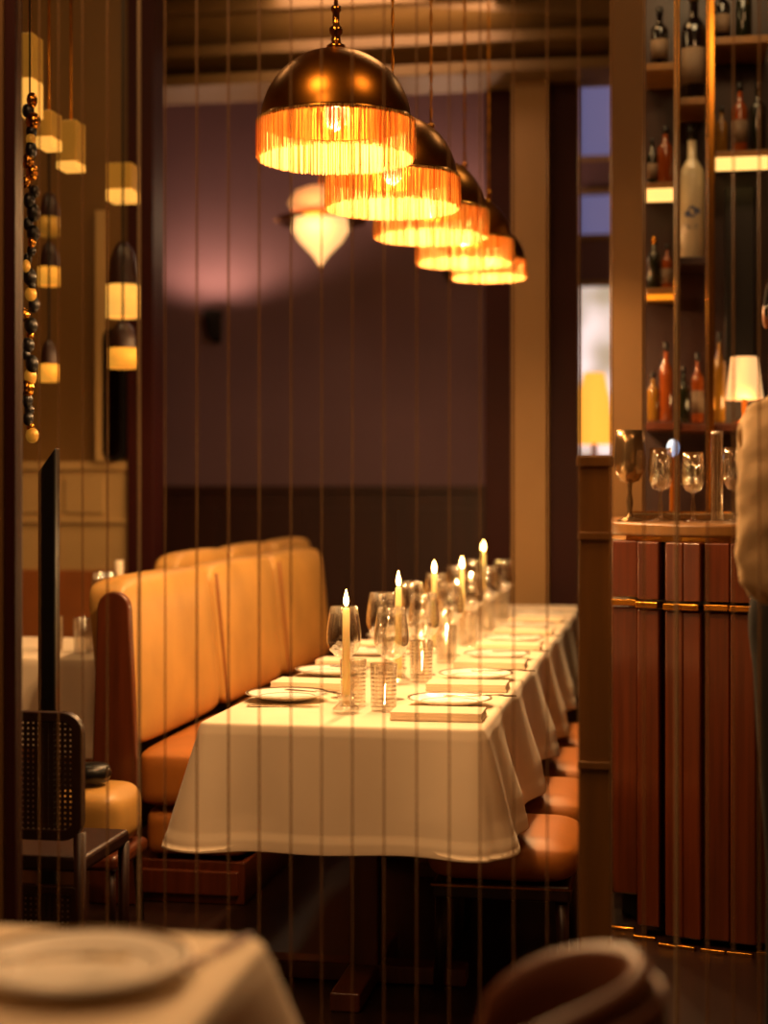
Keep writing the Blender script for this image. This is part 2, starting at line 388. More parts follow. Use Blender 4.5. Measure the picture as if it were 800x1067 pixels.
light('cone_lamp_light', 'POINT', (p.x, p.y-.35, z94(240)), 5, (1, .66, .4), .15)
# wall uplighters
for px, py, pw, lab in ((215, 322, 17, 'dark wall uplighter throwing a scallop of light, nearest the left casing'), (470, 262, 14, 'dark wall uplighter hidden behind the row of pendants')):
    q = P(px, py, 10.7); r = root('wall_uplighter', (q.x, YB, q.z), lab, 'wall lamp', 'wall uplighters')
    G().lathe([(.02, -.18), (.04, -.15), (.06, -.02), (.065, 0), (.055, 0), (.035, -.14)], n=24, c=(0, -.11, 0)).build('cup', 'wick', r)
    G().box(-.03, .03, -.03, 0, -.2, -.06).build('wall_plate', 'wick', r, .004)
    light('uplight', 'SPOT', (q.x, YB-.4, q.z-.02), pw, (1, .56, .34), .1, (q.x, YB-.4, q.z+1.2), 156, .35)

# ------------------------------------------------------------------ dining table, cloth
TX0, TX1, TY0, TY1, TZ = -1.2, -.46, 4.04, 8.4, .75
r = root('dining_table', ((TX0+TX1)/2, (TY0+TY1)/2, 0), 'long dining table under the white cloth, on dark wooden pedestals', 'table')
cxm, cym = (TX0+TX1)/2, (TY0+TY1)/2
G().box(TX0-cxm+.01, TX1-cxm-.01, TY0-cym+.01, TY1-cym-.01, .715, .745).build('table_top', 'wood', r, .004)
for y in (4.42, 5.9, 7.3):
    g = G().box(-.04, .04, y-cym-.04, y-cym+.04, .04, .715); g.box(-.28, .28, y-cym-.04, y-cym+.04, 0, .05).box(-.04, .04, y-cym-.3, y-cym+.3, 0, .05)
    g.build('pedestal', 'wood', r, .006)
def cloth_obj(name, x0, x1, y0, y1, z, drop, label, flare=.05, folds=None, seed=1, r0=.03, group=None):
    rnd = random.Random(seed)
    per = []   # (x,y,nx,ny,cornerness,side)
    step = .025
    def corner(cx, cy, a0):
        for k in range(9):
            a = math.radians(a0+90*k/8); per.append((cx+r0*math.cos(a), cy+r0*math.sin(a), math.cos(a), math.sin(a)))
    def line(xa, ya, xb, yb, nx, ny):
        n = max(2, int(math.hypot(xb-xa, yb-ya)/step))
        for k in range(1, n): per.append((xa+(xb-xa)*k/n, ya+(yb-ya)*k/n, nx, ny))
    corner(x1-r0, y1-r0, 0); line(x1-r0, y1, x0+r0, y1, 0, 1)
    corner(x0+r0, y1-r0, 90); line(x0, y1-r0, x0, y0+r0, -1, 0)
    corner(x0+r0, y0+r0, 180); line(x0+r0, y0, x1-r0, y0, 0, -1)
    corner(x1-r0, y0+r0, 270); line(x1, y0+r0, x1, y1-r0, 1, 0)
    n = len(per); rings = []
    vs = []
    def cness(x, y):
        d = min(math.hypot(x-a, y-b) for a in (x0, x1) for b in (y0, y1)); return math.exp(-(d/.13)**2)
    # top: inner rings shrinking, then edge, then the fall
    er = .012
    ring = []
    for x, y, nx, ny in per: ring.append((x-nx*er, y-ny*er, z))
    rings.append(ring)
    for k in (1, 2, 3):
        a = PI/2*k/3; rings.append([(x-nx*er*(1-math.sin(a)), y-ny*er*(1-math.sin(a)), z-er*(1-math.cos(a))) for x, y, nx, ny in per])
    K = 30
    for k in range(1, K+1):
        u = k/K; ring = []
        for x, y, nx, ny in per:
            c = cness(x, y); f = 0
            if folds:
                f = folds(x, y, nx, ny)*min(1, u*1.4)**1.2
            off = flare*u*(1+1.1*c)+f+er*.2+(.0025 if u > .87 else 0)
            dz = (drop*(1+.05*c)-er)*u+.012*math.sin(x*7+y*5)*u
            ring.append((x+nx*off, y+ny*off, z-er-dz))
        rings.append(ring)
    # hem thickness turns inwards
    rings.append([(x, y, zz-.002) for x, y, zz in rings[-1]])
    rings.append([(rx-per[i][2]*.004, ry-per[i][3]*.004, zz+.02) for i, (rx, ry, zz) in enumerate(rings[-1])])
    for rg in rings: vs += rg
    fs = [(i*n+k, i*n+(k+1) % n, (i+1)*n+(k+1) % n, (i+1)*n+k) for i in range(len(rings)-1) for k in range(n)]
    g = G().add(vs, fs, True); g.add(rings[0], [tuple(range(n))], False)
    o = g.build(name, 'cloth'); tag(o, label, 'tablecloth', group); return o
def folds_main(x, y, nx, ny):
    if nx > .5:
        return .028*(math.sin((y-4.04)*2*PI/.62-1.1)+.35*math.sin((y-4)*2*PI/.29))*(.9+.1*nx)
    if ny < -.5: return .005*math.sin(x*19)+.004*math.sin(x*9+1)
    if nx < -.5: return .012*math.sin(y*9)-.01
    return 0
cloth_obj('tablecloth', TX0, TX1, TY0, TY1, TZ, .305, 'white linen cloth covering the long candlelit dining table', .045, folds_main)
# pressed hem line is part of the cloth; foreground table
fr = root('foreground_table', (-1.25, 1.5, 0), 'square table under the blurred white cloth in the lower left corner', 'table')
G().box(-.675, .70, -.525, .605, .715, .745).build('table_top', 'wood', fr, .004)
G().box(-.05, .05, .05, .15, .03, .715).box(-.3, .3, .05, .15, 0, .05).box(-.05, .05, -.2, .4, 0, .05).build('pedestal', 'wood_dark', fr, .005)
cloth_obj('tablecloth', -1.95, -.525, .95, 2.13, TZ, .36, 'blurred white cloth on the table closest to the camera', .07, lambda x, y, nx, ny: .02*math.sin(x*11+y*13), 3, .05)

# ------------------------------------------------------------------ tableware prototypes
TT = TZ+.001
def make_plate(label, grp, R=.118):
    r = root('dinner_plate', (0, 0, 0), label, 'plate', grp)
    G().lathe([(.001, .004), (R*.55, .004), (R*.62, .006), (R*.9, .017), (R, .02), (R, .023), (R*.9, .0205), (R*.62, .010), (R*.55, .008), (.001, .008)], n=48).build('dish', 'china', r)
    g = G()
    g.lathe([(R*.93, .0222), (R*.985, .0238), (R*.985, .0242), (R*.93, .0226), (R*.93, .0222)], n=48)
    g.lathe([(R*.655, .0112), (R*.68, .0122), (R*.68, .0126), (R*.655, .0116), (R*.655, .0112)], n=48)
    g.build('rim_line', 'gilt', r); return r
def make_napkin(label, grp, w_=.24, d=.13):
    r = root('folded_napkin', (0, 0, 0), label, 'napkin', grp)
    g = G()
    for k, s_ in enumerate((1, .985, .99)):
        z0 = .0005+k*.0072; x, y = w_/2*s_, d/2*s_
        n = 10; vs = []
        for i in range(n):
            t = PI*i/(n-1); vs.append((y+.0042*math.sin(t), z0+.0036-.0036*math.cos(t)))
        vs += [(-y, z0+.0072), (-y, z0)]
        m_ = len(vs)
        g.add([(-x, a, b) for a, b in vs]+[(x, a, b) for a, b in vs], [tuple(range(m_))[::-1], tuple(range(m_, 2*m_))]+[(i, (i+1) % m_, m_+(i+1) % m_, m_+i) for i in range(m_)])
    g.build('folds', 'cloth', r, .0015); return r
def make_wine(label, grp):
    r = root('wine_glass', (0, 0, 0), label, 'wine glass', grp)
    out = [(.006, .112), (.022, .118), (.041, .136), (.0500, .162), (.0495, .190), (.044, .228), (.039, .262)]
    inn = [(a-.0012, b+.0008) for a, b in out][::-1]
    G().lathe(out+inn, n=36).build('bowl', 'glass', r)
    G().lathe([(.0075, .004), (.0045, .012), (.0032, .03), (.003, .07), (.004, .104), (.007, .114)], n=12).build('stem', 'glass', r)
    G().lathe([(.001, 0), (.037, 0), (.0375, .0015), (.02, .0035), (.008, .006), (.001, .007)], n=32).build('foot', 'glass', r)
    return r
def make_tumbler(label, grp):
    r = root('cut_glass_tumbler', (0, 0, 0), label, 'tumbler', grp)
    prof = []
    N = 44; Hh = .128
    for i in range(N+1):
        z = Hh*i/N; rip = .0011*abs(math.sin(z*PI/.011)) if .01 < z < .105 else 0
        prof.append((.034+.003*z/Hh-rip, z))
    inn = [(.0325, Hh), (.031, .012), (.001, .011)]
    fl = lambda a, z: 1+(.02*abs(math.sin(a*11)) if .008 < z < .106 else 0)
    G().lathe([(.001, 0)]+prof+inn, n=66, rfun=fl).build('glass_wall', 'ribbed', r)
    return r
def make_candle(label, grp, Hc=.285):
    r = root('candle_holder', (0, 0, 0), 'small round glass holder under %s' % label, 'candle holder', 'glass candle holders')
    G().lathe([(.001, 0), (.03, 0), (.036, .006), (.036, .014), (.026, .022), (.019, .03), (.022, .042), (.026, .05), (.022, .051), (.014, .04), (.013, .018), (.001, .017)], n=32).build('glass_cup', 'glass', r)
    return r
def cand(x, y, Hc, label, grp, lean=0):
    c = root('taper_candle', (x, y, TT+.018), label, 'candle', grp)
    g = G().lathe([(.001, 0), (.0115, 0), (.0115, .02), (.0105, Hc*.5), (.0095, Hc-.004), (.007, Hc), (.001, Hc-.002)], n=20)
    g.build('wax_body', 'wax', c)
    G().tube([(0, 0, Hc-.003), (.001, 0, Hc+.008)], .001, 6).build('wick', 'wick', c)
    fz = Hc+.004
    G().lathe([(.0005, fz), (.005, fz+.005), (.0078, fz+.014), (.0062, fz+.024), (.003, fz+.035), (.0004, fz+.046)], n=16).build('flame', 'flame', c)
    light('candle_light', 'POINT', (x, y-.0, TT+.018+fz+.062), 1.8, (1, .58, .24), .012)
    return c
# right side place settings (Y spacing as the stools), left side settings
plate0 = napk0 = wine0 = tumb0 = None
placed = []
def put(kind, x, y, label, grp, rz=0):
    global plate0, napk0, wine0, tumb0
    mk = {'plate': make_plate, 'napkin': make_napkin, 'wine': make_wine, 'tumbler': make_tumbler}[kind]
    if kind not in PROTO:
        o = mk(label, grp); PROTO[kind] = o; o.location = (x, y, TT); o.rotation_euler.z = rz
    else: o = dup(PROTO[kind], (x, y, TT), rz, label, grp)
    return o
PROTO = {}
def cutlery(kind, x, y, z, rz, label, tilt=0):
    L = .2; g = G()
    r = root(kind, (x, y, z), label, 'cutlery', 'forks' if kind == 'fork' else 'knives', rz)
    g.add(*ribbon([(0, .010), (.03, .011), (.07, .006), (.1, .004)], .003)).build('handle', 'silver', r, .0008)
    if kind == 'fork':
        h = G().add(*ribbon([(.098, .004), (.135, .005), (.15, .012), (.165, .0125)], .002, .003))
        for k in range(4): h.box(.163, .2, -.0118+k*.0065, -.0088+k*.0065, .001, .003)
        h.build('tines', 'silver', r)
    else:
        G().add(*ribbon([(.098, .004), (.11, .009), (.17, .0095), (.2, .003)], .0015)).build('blade', 'silver', r)
    return r
def ribbon(pts, th, z=.0):
    vs = []; n = len(pts)
    for x, w_ in pts: vs += [(x, -w_, z), (x, w_, z), (x, w_, z+th), (x, -w_, z+th)]
    fs = [(i*4+k, i*4+(k+1) % 4, i*4+4+(k+1) % 4, i*4+4+k) for i in range(n-1) for k in range(4)]+[(3, 2, 1, 0), (n*4-4, n*4-3, n*4-2, n*4-1)]
    return vs, fs
NROW = 6
CND = [(-.856, 4.27), (-.825, 4.93), (-.852, 5.88), (-.80, 6.27), (-.872, 7.62)]
for k in range(NROW):
    o_ = ORD[k]
    yr = 4.47+.62*k
    put('plate', -.605, yr, f'white plate with gilt line on the stool side, {o_} place from the near end', 'plates on the stool side')
    if k < NROW: put('napkin', -.60, yr-.25, f'thick folded napkin on the stool side, before the {o_} plate', 'napkins on the stool side', .02)
    cutlery('fork', -.50-.12, yr-.008, TT+.0255, .15+.05*k, f'fork resting across the {o_} stool side plate')
    yl = 4.50+.62*k
    put('plate', -1.072, yl, f'white plate with gilt line on the banquette side, {o_} place from the near end', 'plates on the banquette side')
    put('napkin', -1.06, yl+.30, f'folded napkin on the banquette side, behind the {o_} plate', 'napkins on the banquette side', -.03)
    cutlery('knife', -1.15, yl-.15, TT+.001, .12+.04*k, f'knife lying on the cloth before the {o_} banquette side plate')
    if k in (0, 1, 2):
        cutlery('fork', -1.08, yl+.02, TT+.0255, -.35+.1*k, f'fork resting across the {o_} banquette side plate')
    yw = 4.58+.62*k
    put('wine', -.925, yw, f'stemmed wine glass on the banquette side of the centre line, {o_} from the near end', 'wine glasses nearer the banquette')
    put('wine', -.785, yw-.01, f'stemmed wine glass on the stool side of the centre line, {o_} from the near end', 'wine glasses nearer the stools')
    put('tumbler', -.865, yw-.165 if k != 1 else yw-.11, f'cut glass tumbler on the banquette side of the centre line, {o_} from the near end', 'tumblers nearer the banquette')
    put('tumbler', -.765, yw-.25 if k != 1 else yw-.2, f'cut glass tumbler on the stool side of the centre line, {o_} from the near end', 'tumblers nearer the stools')
h0 = None
for i, (x, y) in enumerate(CND):
    Hc = [.262, .278, .27, .268, .285][i]
    lab = ['lit ivory taper nearest the camera', 'lit ivory taper second from the near end', 'lit ivory taper third from the near end', 'lit ivory taper fourth from the near end', 'lit ivory taper farthest down the table'][i]
    if h0 is None: h0 = make_candle('the nearest taper', ''); h0.location = (x, y, TT)
    else: dup(h0, (x, y, TT), 0, 'small round glass holder under the %s' % lab.replace('lit ivory ', ''), 'glass candle holders')
    cand(x, y, Hc, lab, 'lit taper candles')

# ------------------------------------------------------------------ banquette
def puff(x0, x1, y0, y1, z0, z1, r, lean=0, name='back_cushion', m='leather', parent=None, org=(0, 0, 0), bulge=.02):
    nx, ny, nz = 6, 10, 6; g = G(); bm = bmesh.new()
    bmesh.ops.create_cube(bm, size=1)
    bmesh.ops.subdivide_edges(bm, edges=bm.edges, cuts=7, use_grid_fill=True)
    for v in bm.verts:
        x, y, z = v.co*2
        sx, sy, sz = (x1-x0)/2, (y1-y0)/2, (z1-z0)/2
        # rounded box with a soft bulge
        X, Y, Z = x*sx, y*sy, z*sz
        cx = max(-sx+r, min(sx-r, X)); cy = max(-sy+r, min(sy-r, Y)); cz = max(-sz+r, min(sz-r, Z))
        d = Vector((X-cx, Y-cy, Z-cz))
        if d.length > 1e-6 and d.length > r: d = d.normalized()*r
        q = Vector((cx, cy, cz))+d
        b = bulge*(1-y*y)*(1-z*z); q.x += b*(1 if x > 0 else -1)*(abs(x) > .99)
        bz = .4*bulge*(1-y*y)*(1-x*x); q.z += bz*(1 if z > 0 else -1)*(abs(z) > .99)
        v.co = ((x0+x1)/2+q.x-org[0]+lean*(q.z+sz), (y0+y1)/2+q.y-org[1], (z0+z1)/2+q.z-org[2])
    me = bpy.data.meshes.new(name); bm.to_mesh(me); bm.free()
    for p_ in me.polygons: p_.use_smooth = True
    me.materials.append(M[m]); o = bpy.data.objects.new(name, me); COL.objects.link(o)
    md = o.modifiers.new('sub', 'SUBSURF'); md.levels = 1; md.render_levels = 2
    if parent: o.parent = parent
    return o
BY0, BY1 = 5.1, 8.2; BO = (-1.7, BY0, 0)
bq = root('banquette', BO, 'tan leather banquette with high padded back along the left of the dining table', 'banquette')
n = 3; L = (BY1-BY0)/n
for k in range(n):
    puff(-1.86, -1.70, BY0+k*L+.002, BY0+(k+1)*L-.002, .5, 1.05, .05, -.10, 'back_cushion', 'leather', bq, BO, .012)
    puff(-1.74, -1.31, BY0+k*L+.002, BY0+(k+1)*L-.002, .3, .5, .05, 0, 'seat_cushion', 'leather_seat', bq, BO, .012)
for k in range(1, n):
    G().tube([(-1.7-BO[0]-.005-.10*(z-.5)+.012, k*L, z) for z in [.52+.05*i for i in range(11)]], .006, 6).build('piping', 'leather_dark', bq)
puff(-1.72, -1.34, BY0+.005, BY1-.005, .14, .31, .05, 0, 'lower_roll', 'leather_seat', bq, BO, .005)
g = G().box(-1.86+1.7, -1.36+1.7, .02, BY1-BY0-.02, 0, .14).box(-1.83+1.7, -1.38+1.7, .006, .03, .03, .11)
g.build('plinth', 'wood_red', bq, .006)
# end panel with rounded top
poly = [(-.17, 0), (-.005, 0), (-.005, .45), (-.03, .96)]+[(-.085+.055*math.cos(a), .96+.055*math.sin(a)) for a in [PI*i/10 for i in range(1, 10)]]+[(-.14, .96)]
slab_y(poly, -.045, -.005).build('end_panel', 'wood', bq, .008)
BO2 = (-2.1, 6.35, 0)
b2 = root('banquette', BO2, 'second tan leather banquette back rising just behind the first one', 'banquette')
for k in range(3):
    puff(-2.12, -1.98, 6.36+k*.83, 6.36+(k+1)*.83-.004, .5, 1.08, .05, .05, 'back_cushion', 'leather', b2, BO2, .02)
G().box(-.04, .1, .02, 2.45, 0, .5).build('plinth', 'wood_red', b2, .006)
puff(-2.62, -2.1, 6.36, 8.8, .3, .5, .05, 0, 'seat_cushion', 'leather_seat', b2, BO2, .01) if False else None

# ------------------------------------------------------------------ stools on the right
def make_stool(label):
    r = root('upholstered_stool', (0, 0, 0), label, 'stool', 'leather stools along the right of the table')
    puff(-.2, .2, -.235, .235, .295, .41, .055, 0, 'seat_cushion', 'leather_seat', r, (0, 0, 0), .012)
    G().box(-.185, .185, -.21, .21, .25, .295).build('seat_rail', 'wood_dark', r, .008)
    G().box(-.188, .188, -.213, .213, .283, .289).build('brass_trim', 'brass', r)
    for sx in (-1, 1):
        for sy in (-1, 1):
            G().tube([(sx*.16, sy*.18, .26), (sx*.17, sy*.2, 0)], [.02, .013], 10).build('leg', 'wood_dark', r)
    return r
SL = ['nearest tan leather stool, lowest on the right of the cloth', 'second tan leather stool behind the nearest one', 'third tan leather stool from the near end', 'farthest tan leather stool seen before the dark post']
s0 = make_stool(SL[0]); s0.location = (-.45, 4.55, 0)
for k in (1, 2, 3): dup(s0, (-.45, 4.55+.62*k, 0), 0, SL[k], 'leather stools along the right of the table')

# ------------------------------------------------------------------ half height post standing in for a mirror-strip reflection
a, b = P(605, 0, 3.85), P(637, 0, 3.85)
o = G().box(a.x, b.x, 3.8, 3.88, 0, 1.40).box(a.x-.006, b.x+.006, 3.79, 3.89, 1.40, 1.425).box(a.x-.003, b.x+.003, 3.79, 3.8, 1.23, 1.25).box(a.x-.003, b.x+.003, 3.79, 3.8, .7, .72).build('reflection_post', 'wood_gold', bevel=.004)
tag(o, 'plain brown half-height post standing in for a reflection between the stools and the bar', 'post')
# table lamp glowing before the lower window
q = P(619, 470, 9.6)
r = root('table_lamp', (q.x, q.y, 0), 'glowing yellow table lamp in front of the bright lower window', 'table lamp')
G().lathe([(.115, q.z+.04), (.095, q.z+.3), (.06, q.z+.46), (.055, q.z+.46), (.09, q.z+.3), (.11, q.z+.04)], n=32).build('lamp_shade', 'shade_glow', r)
G().lathe([(.001, q.z-.18), (.08, q.z-.18), (.08, q.z-.16), (.02, q.z-.13), (.015, q.z+.05), (.001, q.z+.05)], n=24).build('base', 'black', r)
o = G().box(q.x-.15, q.x+.25, q.y-.15, q.y+.15, 0, q.z-.22).box(q.x-.17, q.x+.27, q.y-.17, q.y+.17, q.z-.22, q.z-.18).build('lamp_cabinet', 'wood', bevel=.006)
tag(o, 'brown cabinet under the glowing table lamp', 'cabinet')

# ------------------------------------------------------------------ bar counter
bar = root('bar_counter', (.2, 5.2, 0), 'curved mahogany bar counter with brass rail and vertical boards', 'bar counter')
BX, BYc = .2, 5.2
def bp(px, t): 
    q = P(px, 0, t); return (q.x-BX, q.y-BYc)
path = [bp(638, 5.55), bp(640, 5.2), bp(655, 5.08), bp(672, 5.0), bp(690, 4.93), bp(712, 4.88), bp(737, 4.84), bp(762, 4.82), bp(800, 4.82), bp(870, 4.86)]
back = [(p_[0]+.02, p_[1]+.75) for p_ in (path[-1], path[0])]
def grow(poly, d):
    cx, cy = .15, .35; return [(x+(x-cx)/max(.1, math.hypot(x-cx, y-cy))*d, y+(y-cy)/max(.1, math.hypot(x-cx, y-cy))*d) for x, y in poly]
core = path+back
G().prism(core, .1, 1.19).build('carcass', 'wood_dark', bar)
G().prism(grow(core, .035), 1.205, 1.245).build('bar_top', 'wood_gold', bar, .012, 4)
G().prism(grow(core, .012), 1.19, 1.205).build('brass_edge', 'brass', bar)
G().prism(grow(core, -.03), 0, .1).build('plinth', 'black', bar)
segs = [(639, 667, 5.08, .10, 0), (668, 691, 4.97, .03, .01), (697, 716, 4.88, .02, 0), (716, 735, 4.86, .02, .006), (736, 762, 4.83, .02, -.01), (763, 790, 4.80, .02, 0), (791, 825, 4.8, .02, 0)]
for px0, px1, t, z0, dd in segs:
    a, b = bp(px0, t), bp(px1, t-.03); dx, dy = b[0]-a[0], b[1]-a[1]; Ld = math.hypot(dx, dy); nx, ny = dy/Ld, -dx/Ld
    th = .035+dd
    for zz0, zz1, ex in ((z0, .985, 0), (1.015, 1.19, 0)):
        G().prism([(a[0]+nx*th, a[1]+ny*th), (b[0]+nx*th, b[1]+ny*th), (b[0]-nx*.02, b[1]-ny*.02), (a[0]-nx*.02, a[1]-ny*.02)][::-1], zz0, zz1).build('board', 'wood_red', bar, .006)
    th2 = th+.02
    G().prism([(a[0]+nx*th2, a[1]+ny*th2), (b[0]+nx*th2, b[1]+ny*th2), (b[0]+nx*.0, b[1]+ny*.0), (a[0]+nx*.0, a[1]+ny*.0)][::-1], .99, 1.01).build('brass_rail', 'brass', bar, .004)
    G().prism([(a[0]+nx*.09, a[1]+ny*.09), (b[0]+nx*.09, b[1]+ny*.09), (b[0]+nx*.07, b[1]+ny*.07), (a[0]+nx*.07, a[1]+ny*.07)][::-1], .0, .012).build('brass_kick_strip', 'brass', bar, .003)
BT = 1.2455
# ------------------------------------------------------------------ back bar with shelves
t0 = 6.5
bb = root('back_bar', (P(672, 0, t0).x, P(672, 0, t0).y, 0), 'tall back bar of lit shelves between brass uprights', 'shelving')
ox, oy = bb.location.x, bb.location.y
def bx(px, t=t0): return P(px, 0, t).x-ox
def bz(py, t=t0): return CAMZ-(py-509)*t/1700
G().box(bx(637), bx(870), .32, .36, 0, 3.9).build('back_panel', 'wood_dark', bb)
G().box(bx(757), bx(788), .25, .318, bz(372), bz(186)).build('black_panel', 'black', bb, .003)
G().box(bx(637), bx(870), -.0, .32, 0, .95).build('base_cabinet', 'wood_dark', bb, .006)
G().box(bx(637), bx(870), -.02, .34, 3.9, 4.1).build('cornice', 'beam', bb, .006)
for a, b in ((703, 707), (736, 744), (800, 806), (866, 870)):
    G().box(bx(a), bx(b), -.02, .0, .95, 3.9).build('upright', 'brass', bb, .003)
SH = []   # bay, x0,x1, y px of shelf top
def shelf(px0, px1, py, h, m, led=None):
    z = bz(py); G().box(bx(px0), bx(px1), 0.0, .315, z-.03, z).build('shelf', m, bb, .003)
    if led:
        G().box(bx(px0)+.004, bx(px1)-.004, -.012, -.002, z-.03-h, z-.028).build('shelf_light', led, bb)
shelf(672, 703, 190, .05, 'wood_gold', 'led'); shelf(672, 703, 300, .02, 'wood_gold', 'led_orange'); shelf(672, 703, 66, .0, 'wood_gold'); shelf(672, 703, 440, 0, 'wood')
shelf(707, 736, 103, .0, 'wood_gold', None); shelf(707, 736, 269, .0, 'wood_dark'); shelf(707, 736, 442, 0, 'wood')
shelf(744, 800, 160, .05, 'wood_gold', 'led'); shelf(744, 800, 42, .0, 'wood_gold');  shelf(744, 800, 442, 0, 'wood')
a, b = P(637, 0, 6.1), P(671, 0, 6.1)
st('trim_8', G().box(a.x, b.x, a.y-.08, a.y+.08, 0, CZ), 'wall_brown', 'brown panelled column at the left end of the back bar', 'pillar', .006)
light('back_bar_light', 'AREA', (bx(735)+ox, oy-.45, 3.6), 2.5, (1, .66, .3), .4, (bx(735)+ox, oy+.2, 1.8))
BOT = {}
def bottle(kind, px, py, hpx, wpx, label, m, lab=None, t=None, cap='black'):
    """a bottle standing with its base at PY on a shelf"""
    H_, R_ = hpx*t0/1700, wpx*t0/3400
    r = root(kind, (P(px, 0, t0).x, oy+.10, bz(py)+.0005), label, 'bottle', 'bottles on the back bar')
    pr = [(.001, 0), (R_*.9, 0), (R_, .008), (R_, H_*.60), (R_*.93, H_*.655), (R_*.6, H_*.71), (R_*.36, H_*.745), (R_*.34, H_*.9), (.001, H_*.9)]
    G().lathe(pr, n=28).build('glass_body', m, r)
    G().lathe([(.001, H_*.88), (R_*.4, H_*.88), (R_*.42, H_), (.001, H_)], n=20).build('cap', cap, r)
    if lab: G().lathe([(R_+.001, H_*.14), (R_+.001, H_*.46), (R_+.0003, H_*.46), (R_+.0003, H_*.14), (R_+.001, H_*.14)], n=28).build('label_band', lab, r)
    return r
bottle('spirit_bottle', 693, 189.5, 62, 17, 'amber spirit bottle on the pale lit shelf next to the brown column', 'amber', None, cap='black')
bottle('spirit_bottle', 679, 189.5, 50, 12, 'small dark bottle left of the amber spirit bottle', 'green', 'label')
bottle('wine_bottle', 687, 65.5, 64, 18, 'dark bottle on the top shelf above the amber one', 'darkglass', 'label')
bottle('spirit_bottle', 681, 299.5, 56, 14, 'dark green bottle with bright reflections on the orange lit shelf', 'green', None, cap='brass')
bottle('spirit_bottle', 695, 299.5, 48, 12, 'brown bottle beside the dark green one on the orange lit shelf', 'amber', 'label')
bottle('champagne_bottle', 723, 102.5, 120, 27, 'large dark champagne bottle with pale label above the clear bottle', 'darkglass', 'label', cap='gilt')
v = bottle('vodka_bottle', 721, 268.5, 143, 27, 'tall frosted clear bottle with a blue emblem and black stopper', 'frost', None)
H_ = 143*t0/1700; R_ = 27*t0/3400
def emblem():
    g = G()
    for (u, zc, ru, rz_) in ((0, .34, .42, .024), (-.35, .325, .3, .013), (.38, .345, .34, .012), (0, .24, .6, .004), (0, .22, .5, .003)):
        zc *= H_; vs = []
        k = 16
        for i in range(k):
            t = 2*PI*i/k; aa = -PI/2+u+ru*math.cos(t)*.8; vs.append(((R_+.0012)*math.cos(aa), (R_+.0012)*math.sin(aa), zc+rz_*math.sin(t)))
        vs2 = [(x*.985, y*.985, z) for x, y, z in vs]
        g.add(vs+vs2, [tuple(range(k))]+[(i, (i+1) % k, k+(i+1) % k, k+i) for i in range(k)])
    return g
emblem().build('blue_emblem', 'blue', v)
for i, (px, py, h, w_, m, lb) in enumerate([(712, 441, 60, 13, 'green', 'dark green bottle left on the lowest middle shelf'), (727, 441, 74, 13, 'amber', 'amber bottle right on the lowest middle shelf'),
        (680, 439, 52, 13, 'gold_liqueur', 'golden squat bottle on the lowest left shelf'), (694, 439, 84, 14, 'amber', 'tall amber bottle on the lowest left shelf'),
        (753, 41, 60, 16, 'darkglass', 'black bottle on the top right shelf'), (775, 41, 66, 17, 'green', 'green bottle on the top right shelf beyond the black one'),
        (752, 159, 50, 13, 'gold_liqueur', 'short golden bottle on the cream lit right shelf'), (771, 159, 74, 16, 'amber', 'amber bottle on the cream lit right shelf'), (790, 159, 74, 16, 'green', 'green bottle on the cream lit right shelf'),
        (750, 441, 96, 12, 'gold_liqueur', 'slim golden bottle on the lowest right shelf'),
]):
    bottle('spirit_bottle', px, py-.5, h, w_, lb, m, 'label' if i % 3 == 1 else None)
# cream lamp behind the waiter
r = root('bar_lamp', (P(776, 0, 6.5).x, oy+.12, bz(442)+.001), 'cream glowing shade lamp on the lowest back bar shelf', 'lamp')
G().lathe([(.075, .10), (.052, .27), (.049, .27), (.072, .10)], n=28).build('lamp_shade', 'cream_glow', r)
G().lathe([(.001, 0), (.05, 0), (.05, .01), (.01, .02), (.01, .12), (.001, .12)], n=20).build('base', 'brass', r)
light('bar_lamp_light', 'POINT', (r.location.x, r.location.y-.1, bz(442)+.08), .8, WARM, .03)
# glassware on the bar top
def onbar(px, t): q = P(px, 0, t); return (q.x, q.y, BT)
def goblet(px, t, sc, m, label, name='cut_goblet'):
    r = root(name, onbar(px, t), label, 'glass', 'glassware on the bar')
    G().lathe([(a*sc, b*sc) for a, b in [(.006, .12), (.03, .13), (.046, .16), (.05, .2), (.046, .25), (.042, .29), (.04, .29), (.046, .2), (.03, .14), (.001, .13)]], n=28, rfun=lambda a, z: 1+.03*math.sin(a*9)).build('bowl', m, r)
    G().lathe([(a*sc, b*sc) for a, b in [(.001, 0), (.04, 0), (.04, .004), (.012, .012), (.007, .03), (.011, .06), (.006, .09), (.008, .125)]], n=20).build('stem', m, r)
    return r
goblet(656, 5.2, 1.0, 'silver_dark', 'ornate dull metal goblet on the left end of the bar')
goblet(688, 5.15, .8, 'ribbed', 'clear goblet on the bar beside the metal one')
goblet(722, 5.05, .75, 'ribbed', 'clear goblet in the middle of the bar')
r = root('glass_straw_jar', onbar(747, 5.0), 'tall slim ribbed glass cylinder on the bar', 'jar', 'glassware on the bar')
G().lathe([(.001, 0), (.02, 0)]+[(.02-.002*(i % 2), .01+.27*i/30) for i in range(31)]+[(.017, .28), (.017, .01), (.001, .009)], n=24).build('glass_wall', 'ribbed', r)
goblet(766, 5.05, .8, 'ribbed', 'clear goblet on the bar right of the slim cylinder')
r = root('drip_tray', onbar(700, 5.35), 'low pale tray standing on the bar behind the goblets', 'tray')
G().box(-.14, .2, -.07, .07, 0, .025).build('tray_body', 'silver_dark', r, .005)
G().box(-.13, .19, -.06, .06, .0255, .03).build('grate', 'brass', r)
q = P(701, 470, 5.6)
r = root('bar_tap', (q.x, q.y, BT), 'brass tap added on the bar to hold a glowing knob for a spot of blue light', 'tap')
